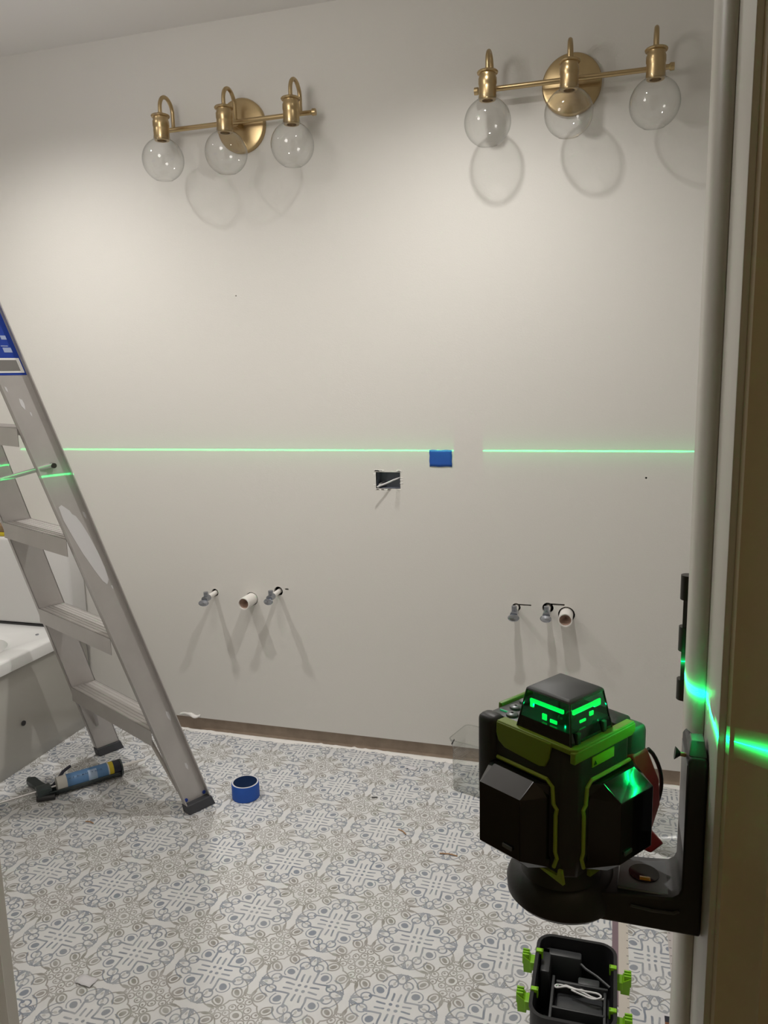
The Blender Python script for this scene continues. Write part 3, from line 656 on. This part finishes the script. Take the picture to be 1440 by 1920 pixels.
# top laser turret: tapered window box with opaque lid and thin posts
TX, TY = 0.0100, -0.0110; ht, hb_ = 0.0190, 0.0238; ZT1, ZB1 = 1.0815, 1.0535
def sq(h, z, n=None): return [(TX+a*h, TY+b_*h, Z(z)) for a, b_ in ((1, -1), (1, 1), (-1, 1), (-1, -1))]
tur = obj('turret_lid', MB().ring([sq(ht+0.0006, ZT1-0.0006), sq(ht+0.0008, ZT1+0.0010), sq(ht-0.0015, ZT1+0.0026)]), mat('lid_grey', (0.075, 0.082, 0.082), 0.5), lv, bevel=0.0008)
g = MB()
P0, P1 = sq(hb_, ZB1), sq(ht, ZT1)
for i in range(4): 
    a0, a1, b0, b1 = Vector(P0[i]), Vector(P0[(i+1) % 4]), Vector(P1[i]), Vector(P1[(i+1) % 4])
    f = [g.bm.verts.new(p) for p in (a0, a1, b1, b0)]; g.bm.faces.new(f)
obj('laser_window', g, M_tint, lv, smooth=0)
for i in range(4): obj('window_post', MB().cyl(Vector(P0[i]), Vector(P1[i]), 0.0007, 0.0007, n=8), M_bgloss, lv)
obj('lower_window_band', MB().ring([sq(hb_+0.0004, ZB1-0.001), sq(hb_-0.0016+0.0004, ZB1+0.0085)], cap0=False, cap1=True), M_bgloss, lv, smooth=0)
obj('emitter', MB().lathe([(0.001, Z(LZ)-0.0035), (0.006, Z(LZ)-0.0035), (0.009, Z(1.062)), (0.009, Z(1.056))], (TX, TY, 0), n=24), M_bgloss, lv)
gl = MB(); inn = ht-0.0012; zz = Z(1.0742)
gl.box((TX-0.001, TY-inn-0.0012, zz), (2*inn-0.006, 0.0018, 0.0030), bev=0.0006)
gl.box((TX+inn+0.0012, TY-0.001, zz+0.0002), (0.0018, 2*inn-0.006, 0.0034), bev=0.0006)
gl.box((TX-inn+0.0035, TY-inn-0.0010, zz-0.0022), (0.0032, 0.0014, 0.0060), bev=0.0006)
gl.box((TX+inn+0.0008, TY+inn-0.005, zz-0.0006), (0.0016, 0.0075, 0.0050), bev=0.0006)
gl.box((TX-0.003, TY-inn-0.0010, zz-0.0090), (0.0042, 0.0012, 0.0048), bev=0.0006)
gl.box((TX+0.005, TY-inn-0.0010, zz-0.0100), (0.0062, 0.0012, 0.0028), bev=0.0006)
gl.box((TX+inn+0.0010, TY+0.006, zz-0.0065), (0.0012, 0.0045, 0.0034), bev=0.0006)
gl.box((TX+inn+0.0010, TY-0.004, zz-0.0090), (0.0012, 0.0070, 0.0022), bev=0.0006)
obj('laser_diode_bar', gl, M_glow, lv)
for y in (-0.018, 0.012): obj('window_clip', MB().b2(TX+hb_-0.0035, TX+hb_+0.0012, TY+y, TY+y+0.004, Z(1.053), Z(1.0615), bev=0.0004), M_black, lv)
# side window housings (vertical laser heads, switched off)
def housing(frame, mirror):
    # local (a along the face, n out of the face); a grows away from the front corner edge
    h = MB()
    base = [(0.0195, 0.960), (0.0195, 1.0215), (-0.0330, 1.0250), (-0.0360, 0.960)]
    def f(a, n, z): return (a, -n, Z(z)) if not mirror else (n, -a, Z(z))
    inner = [(0.0190, 0.0365), (-0.0365, 0.0365)]
    lo_b = [(0.0190, 0.0365), (0.0085, 0.0575), (-0.0290, 0.0590), (-0.0370, 0.0365)]
    loops = []
    for z, k in ((0.9560, 0.55), (0.9650, 1.0), (1.0115, 1.0), (1.0205, 0.30), (1.0215, 0.0)):
        L_ = []
        for a, n in lo_b: L_.append(f(a if n < 0.04 else a*(1 if k > 0.9 else 0.98), 0.0365+(n-0.0365)*k, z))
        loops.append(L_)
    h.ring(loops)
    ho = obj('side_window_housing', h, M_bgloss, lv, smooth=0, bevel=0.0006)
    e = MB(); r = 0.0011
    pth = [(-0.030, 1.0240), (0.0165, 1.0245), (0.0215, 1.0205), (0.0225, 1.008), (0.0255, 1.005), (0.0245, 1.0), (0.0245, 0.972), (0.0262, 0.968), (0.0235, 0.960)]
    e.tube([Vector(f(a, 0.0382, z)) for a, z in pth], r*1.35, n=8)
    obj('lime_outline', e, M_lime, ho)
    s = MB(); s.box(f(-0.002, 0.0588, 0.972) if not mirror else f(0.0, 0.0585, 0.972), (0.0085, 0.0012, 0.0026) if not mirror else (0.0012, 0.0085, 0.0026))
    obj('window_sticker', s, M_mgrey, ho)
housing(None, False); housing(None, True)
e = MB().prism([(0.0, 0.9535), (0.031, 0.9485), (0.029, 0.9585), (0.0265, 0.9590), (0.0255, 0.9535)], -0.0372, -0.0345, f=lambda a, b, h: (a, h, Z(b)))
obj('lower_lime_trim', e, M_lime, lv)
e = MB().prism([(-0.014, 0.948), (0.006, 0.948), (0.004, 0.957), (-0.014, 0.957)], 0.0345, 0.0372, f=lambda a, b, h: (h, a, Z(b)))
obj('lower_lime_trim', e, M_olive, lv)
wl = obj('warning_label', MB().b2(0.0376, 0.0384, -0.016, 0.0100, Z(1.0335), Z(1.0412), bev=0.0002), M_label, lv)
tri = MB().prism([(-0.0145, 1.0350), (-0.0110, 1.0350), (-0.01275, 1.0380)], 0.0384, 0.0388, f=lambda a, b, h: (h, a, Z(b)))
obj('warning_triangle', tri, M_ink, wl)
# battery pack at the back
obj('battery_top', MB().b2(-0.026, 0.036, 0.037, 0.058, Z(1.008), Z(1.043), bev=0.005, seg=3), mat('battery_grey', (0.055, 0.06, 0.07), 0.5), lv)
bt = MB().ring([[(-0.030, y0, Z(z)), (x, y0, Z(z)), (x, y, Z(z)), (-0.030, y, Z(z))] for x, y0, y, z in ((0.048, 0.048, 0.068, 0.944), (0.040, 0.043, 0.062, 0.955), (0.045, 0.037, 0.064, 0.978), (0.044, 0.037, 0.063, 0.998), (0.037, 0.037, 0.056, 1.024))])
obj('battery_pack', bt, M_red, lv, bevel=0.002)
obj('carry_strap', MB().tube([Vector((0.036+0.0065*math.sin(k/14*PI)**0.8, 0.058+0.010*math.sin(k/14*PI)**0.7, Z(1.022-0.060*k/14))) for k in range(15)], 0.0016, n=8), M_black, lv, smooth=60)

br = thing('mounting_bracket', 'black L shaped bracket holding the laser level, clamped to the door jamb', 'bracket', (0, 0, 0))
arm = MB()
arm.lathe([(0.001, 0.900), (0.0395, 0.900), (0.0430, 0.904), (0.0435, 0.912), (0.0400, 0.922), (0.0330, 0.9275), (0.028, 0.931), (0.001, 0.931)], (-0.031, 0.574, 0), n=56)
obj('round_base', arm, M_black, br)
prof = [(-0.020, 0.900), (0.0688, 0.8985), (0.0688, 1.034), (0.067, 1.0375), (0.0575, 1.0375), (0.0555, 1.034), (0.0548, 0.934), (0.0530, 0.9295), (0.0490, 0.9265), (0.0400, 0.9255), (0.0150, 0.9240), (-0.020, 0.9200)]
obj('bracket_frame', MB().prism(prof, 0.5475, 0.598, f=lambda a, b, h: (a, h, b)), M_black, br, bevel=0.0016)
obj('top_plate', MB().prism([(0.0100, 0.5530), (0.0500, 0.5510), (0.0540, 0.5540), (0.0540, 0.5960), (0.0120, 0.5870)], 0.9235, 0.9262), M_mgrey, br, bevel=0.001)
obj('front_rib', MB().tube([(0.020, 0.5465, 0.9165), (0.035, 0.5462, 0.9152), (0.050, 0.5462, 0.9158), (0.0535, 0.5462, 0.9180)], 0.0012, n=8), M_dgrey, br)
obj('post_face', MB().b2(0.0550, 0.0562, 0.551, 0.594, 0.937, 1.030), M_mgrey, br)
obj('vial_well', MB().cyl((0.0300, 0.5735, 0.9255), (0.0300, 0.5735, 0.9268), 0.0112, n=32), M_bgloss, br)
obj('level_vial', MB().b2(0.0265, 0.0345, 0.5640, 0.5685, 0.9260, 0.9275, bev=0.0005), M_amber, br)
obj('clamp_block', MB().hexa([(0.0558, 0.549, 1.0375), (0.0680, 0.549, 1.0375), (0.0680, 0.570, 1.0375), (0.0558, 0.570, 1.0375), (0.0575, 0.556, 1.0470), (0.0665, 0.556, 1.0470), (0.0665, 0.568, 1.0470), (0.0575, 0.568, 1.0470)]), M_dgrey, br, bevel=0.0006)
sc_ = obj('clamp_screw', MB().cyl((0.0570, 0.566, 1.0300), (0.0500, 0.566, 1.0310), 0.0016, n=12), M_brass, br)
obj('screw_pad', MB().cyl((0.0515, 0.566, 1.0308), (0.0478, 0.566, 1.0312), 0.0016, 0.0048, n=20), M_black, sc_)

# ---------------------------------------------------------------- open tool case on the floor
cs = thing('tool_case', 'open black tool case with lime green latches on the floor', 'tool case', (-0.046, 1.318, 0))
hx, hy, H = 0.074, 0.106, 0.200
def rl(k, z, r=0.03): return rr(-hx+k, hx-k, -hy+k, hy-k, max(r-k, 0.004), z, n=7)
obj('case_shell', MB().ring([rl(0.008, 0.0), rl(0.004, 0.004), rl(0.0, 0.12), rl(0.0, H-0.006), rl(-0.002, H-0.005), rl(-0.002, H), rl(0.0045, H), rl(0.006, 0.10), rl(0.010, 0.095)]), M_bmatte, cs, smooth=50)
tray = MB()
def wallx(x0, x1, y, z0=0.10, z1=0.165, th=0.0025): tray.b2(x0, x1, y-th, y+th, z0, z1, bev=0.001)
def wally(x, y0, y1, z0=0.10, z1=0.165, th=0.0025): tray.b2(x-th, x+th, y0, y1, z0, z1, bev=0.001)
tray.b2(-0.066, -0.048, 0.030, 0.095, 0.10, 0.178, bev=0.004)
tray.b2(-0.066, 0.010, 0.078, 0.098, 0.10, 0.178, bev=0.004)
wallx(-0.034, 0.060, 0.022, z1=0.170); wallx(-0.038, 0.055, -0.038, z1=0.166); wallx(-0.030, 0.055, -0.060, z1=0.160)
wally(-0.040, -0.070, 0.040); wally(0.055, -0.070, 0.022, z1=0.165)
tray.b2(0.005, 0.045, 0.034, 0.052, 0.10, 0.162, bev=0.003)
tray.b2(0.010, 0.060, -0.092, -0.062, 0.10, 0.158, bev=0.006)
tray.b2(-0.032, 0.052, -0.034, 0.018, 0.10, 0.150, bev=0.004)
tray.tube([(0.0, 0.088, 0.168), (0.018, 0.070, 0.166), (0.040, 0.060, 0.162), (0.064, 0.040, 0.160)], 0.0025, n=8)
obj('insert_tray', tray, M_dgrey, cs)
for sx, y in ((-1, 0.060), (-1, -0.040), (1, 0.050), (1, -0.055)):
    g = MB()
    x0 = sx*(hx+0.001)
    g.b2(min(x0, x0+sx*0.012), max(x0, x0+sx*0.012), y-0.012, y+0.012, 0.158, 0.176, bev=0.002)
    g.hexa([(x0+sx*0.008, y-0.011, 0.152), (x0+sx*0.024, y-0.009, 0.150), (x0+sx*0.024, y+0.015, 0.150), (x0+sx*0.008, y+0.013, 0.152), (x0+sx*0.012, y-0.010, 0.176), (x0+sx*0.026, y-0.008, 0.184), (x0+sx*0.026, y+0.016, 0.184), (x0+sx*0.012, y+0.014, 0.176)])
    for k in range(3): g.b2(min(x0+sx*0.014, x0+sx*0.027), max(x0+sx*0.014, x0+sx*0.027), y-0.006+k*0.007, y-0.003+k*0.007, 0.165, 0.187, bev=0.0005)
    lt = obj('latch', g, M_latch, cs)
    obj('latch_hook', MB().b2(min(sx*(hx-0.012), x0), max(sx*(hx-0.012), x0), y-0.010, y-0.001, 0.196, 0.203, bev=0.001).b2(min(sx*(hx-0.012), sx*(hx-0.009)), max(sx*(hx-0.012), sx*(hx-0.009)), y-0.010, y-0.001, 0.186, 0.203, bev=0.0008), M_latch, lt)
cp = []
ctl = [(-0.030, 0.000), (-0.022, 0.006), (-0.008, 0.001), (0.010, 0.000), (0.028, 0.012), (0.046, 0.016), (0.058, 0.002), (0.052, -0.014), (0.034, -0.017), (0.010, -0.008), (-0.012, -0.002), (-0.030, -0.005), (-0.034, 0.000), (-0.026, 0.003), (0.000, -0.006), (0.022, -0.010), (0.044, -0.011), (0.050, -0.016), (0.036, -0.020), (0.016, -0.014), (-0.006, -0.008)]
def cr_spline(c, n=7):
    out = []
    for i in range(len(c)-1):
        q0, q1, q2_, q3 = c[max(i-1, 0)], c[i], c[i+1], c[min(i+2, len(c)-1)]
        for k in range(n):
            t = k/n
            out.append(tuple(0.5*((2*q1[j])+(-q0[j]+q2_[j])*t+(2*q0[j]-5*q1[j]+4*q2_[j]-q3[j])*t*t+(-q0[j]+3*q1[j]-3*q2_[j]+q3[j])*t**3) for j in (0, 1)))
    return out
sp2 = cr_spline(ctl)
cpts = [(x, y, 0.1545+0.004*math.sin(i*0.13)+0.010*(i/len(sp2))) for i, (x, y) in enumerate(sp2)]
o = obj('charging_cable', MB().tube(cpts, 0.0017, n=8), M_wcable, smooth=60); o.location = (-0.048, 1.334, 0.006)
tag(o, 'coiled white charging cable lying inside the open black tool case', 'cable')

# ---------------------------------------------------------------- vinyl offcut and small things on the floor
def ticks(name, col, x0, x1):
    m = mat(name, col, 0.6); nt = m.node_tree; N = nt.nodes; L = nt.links; b = N['Principled BSDF']
    tc = next(n for n in N if n.type == 'TEX_COORD'); sp = N.new('ShaderNodeSeparateXYZ'); L.new(tc.outputs['Object'], sp.inputs[0])
    def m_(op, a, b_=None):
        n = N.new('ShaderNodeMath'); n.operation = op
        for i, x in enumerate((a, b_)):
            if x is None: continue
            if isinstance(x, (int, float)): n.inputs[i].default_value = x
            else: L.new(x, n.inputs[i])
        return n.outputs[0]
    fr = m_('FRACT', m_('DIVIDE', sp.outputs[1], 0.0254)); k = m_('LESS_THAN', fr, 0.08)
    k = m_('MULTIPLY', k, m_('MULTIPLY', m_('GREATER_THAN', sp.outputs[0], x0), m_('LESS_THAN', sp.outputs[0], x1)))
    mx = N.new('ShaderNodeMix'); mx.data_type = 'RGBA'; L.new(k, mx.inputs[0]); mx.inputs[6].default_value = (*col, 1); mx.inputs[7].default_value = (0.1, 0.1, 0.11, 1)
    L.new(mx.outputs[2], b.inputs['Base Color']); return m
M_selv = ticks('selvage', (0.60, 0.55, 0.49), 0.0555, 0.061); M_selv2 = ticks('selvage_grey', (0.52, 0.48, 0.47), 0.150, 0.155)
vo = thing('vinyl_offcut', 'strip of patterned vinyl with ruled white edges on floor by the door jamb', 'vinyl strip', (0, 0, 0))
yA, yB = 1.02, 2.05
obj('patterned_sheet', MB().b2(0.060, 0.148, yA, yB, 0.0004, 0.0022), M_floor2, vo, smooth=0)
se = obj('selvage', MB().b2(0.038, 0.060, yA, yB, 0.0004, 0.0021), M_selv, vo, smooth=0); se['label'] = 'white printed margin'
se2 = obj('selvage', MB().b2(0.148, 0.162, yA, yB, 0.0004, 0.0021), M_selv2, vo, smooth=0)
obj('purple_edge', MB().b2(0.024, 0.038, 1.50, yB, 0.0003, 0.0018), M_purple, vo, smooth=0)
cd = thing('photo_card', 'small white bordered card with a brown picture at the door jamb foot', 'card', (0.146, 1.480, 0.0026))
obj('card_sheet', MB().b2(-0.024, 0.020, -0.06, 0.022, 0, 0.0006), M_paper, cd, smooth=0)
obj('printed_picture', MB().b2(-0.018, 0.012, -0.055, 0.000, 0.0006, 0.0009), M_brown, cd, smooth=0)
obj('dark_corner', MB().b2(-0.018, 0.012, 0.000, 0.016, 0.0006, 0.0009), M_navy, cd, smooth=0)
o = obj('white_packet', MB().b2(-0.02, 0.02, -0.006, 0.006, 0, 0.003, bev=0.001), M_white); o.location = (0.150, 1.765, 0.0025)
tag(o, 'small white packet on the vinyl strip just below the bracket', 'packet')
def scrap(name, x, y, sx, sy_, rz, m_, label, cat, h=0.0012):
    g = MB(); loops = [[(-sx/2+sx*i/4, sy_*(j/3-0.5), 0.0006+h*abs(math.sin(i*1.7+j*1.1+x*40))) for i in range(5)] for j in range(4)]
    g.ring(loops, close=False, cap0=False, cap1=False)
    o = obj(name, g, m_, smooth=60); so = o.modifiers.new('s', 'SOLIDIFY'); so.thickness = 0.0005
    o.location = (x, y, 0.0004); o.rotation_euler = (0, 0, rz); return tag(o, label, cat)
scrap('paper_scrap', -1.095, 1.270, 0.044, 0.026, -0.1, M_paper, 'small crumpled lilac paper scrap on the floor at the lower left', 'paper', 0.004)
scrap('paper_scrap', -0.632, 2.372, 0.040, 0.022, -0.3, M_paper, 'small white paper scrap on the floor near the back wall', 'paper', 0.003)
def chip(x, y, l_, rz, label):
    o = obj('wood_splinter', MB().tube([(-l_/2, 0, 0.002), (0, 0.002, 0.0035), (l_/2, 0, 0.002)], 0.0016, n=6), M_wood); o.location = (x, y, 0); o.rotation_euler = (0, 0, rz)
    tag(o, label, 'wood splinter')
chip(-0.565, 2.000, 0.034, -0.6, 'reddish wood splinter on the floor midway between tape roll and laser level')
chip(-0.412, 1.925, 0.050, 0.0, 'pale wood splinter on the floor just left of the laser level')
chip(-1.495, 1.815, 0.030, -0.1, 'small reddish wood splinter on the floor in front of the caulking gun')
o = obj('debris_bit', MB().tube([(-0.008, 0, 0.0014), (0.010, 0.003, 0.002)], 0.0014, n=6), M_black); o.location = (-0.700, 2.160, 0); tag(o, 'tiny black bit of debris on the floor near the middle', 'debris')

# two clear plastic containers behind the level
def clear_box(x, y, rz, sx, sy_, h, label, ribs):
    t = thing('clear_container', label, 'plastic container', (x, y, 0), rz, group='clear plastic containers')
    def lp_(k, z): return rr(-sx/2+k, sx/2-k, -sy_/2+k, sy_/2-k, 0.018, z, n=5)
    L_ = [lp_(0.006, 0.001), lp_(0.003, 0.006)]
    if ribs:
        for i in range(9): L_ += [lp_(0.002, h*0.42+i*0.006), lp_(0.0035, h*0.42+i*0.006+0.003)]
    L_ += [lp_(0.0, h-0.01), lp_(-0.004, h-0.006), lp_(-0.004, h)]
    obj('container_wall', MB().ring(L_, cap0=True, cap1=False), M_plastic, t, smooth=50)
    obj('container_rim', MB().tube([Vector(p) for p in lp_(-0.004, h)], 0.0014, n=6, closed=True), M_plastic, t)
    return t
t = clear_box(-0.388, 2.300, -0.30, 0.15, 0.12, 0.175, 'clear plastic container on the floor left of the laser level, against the back wall', True)
obj('dark_sticker', MB().box((-0.071, -0.045, 0.160), (0.001, 0.020, 0.006), M=Matrix.Rotation(0.4, 4, 'X')), M_black, t)
clear_box(0.135, 2.145, -0.30, 0.20, 0.14, 0.125, 'clear plastic container on the floor right of the laser level, by the door jamb', False)
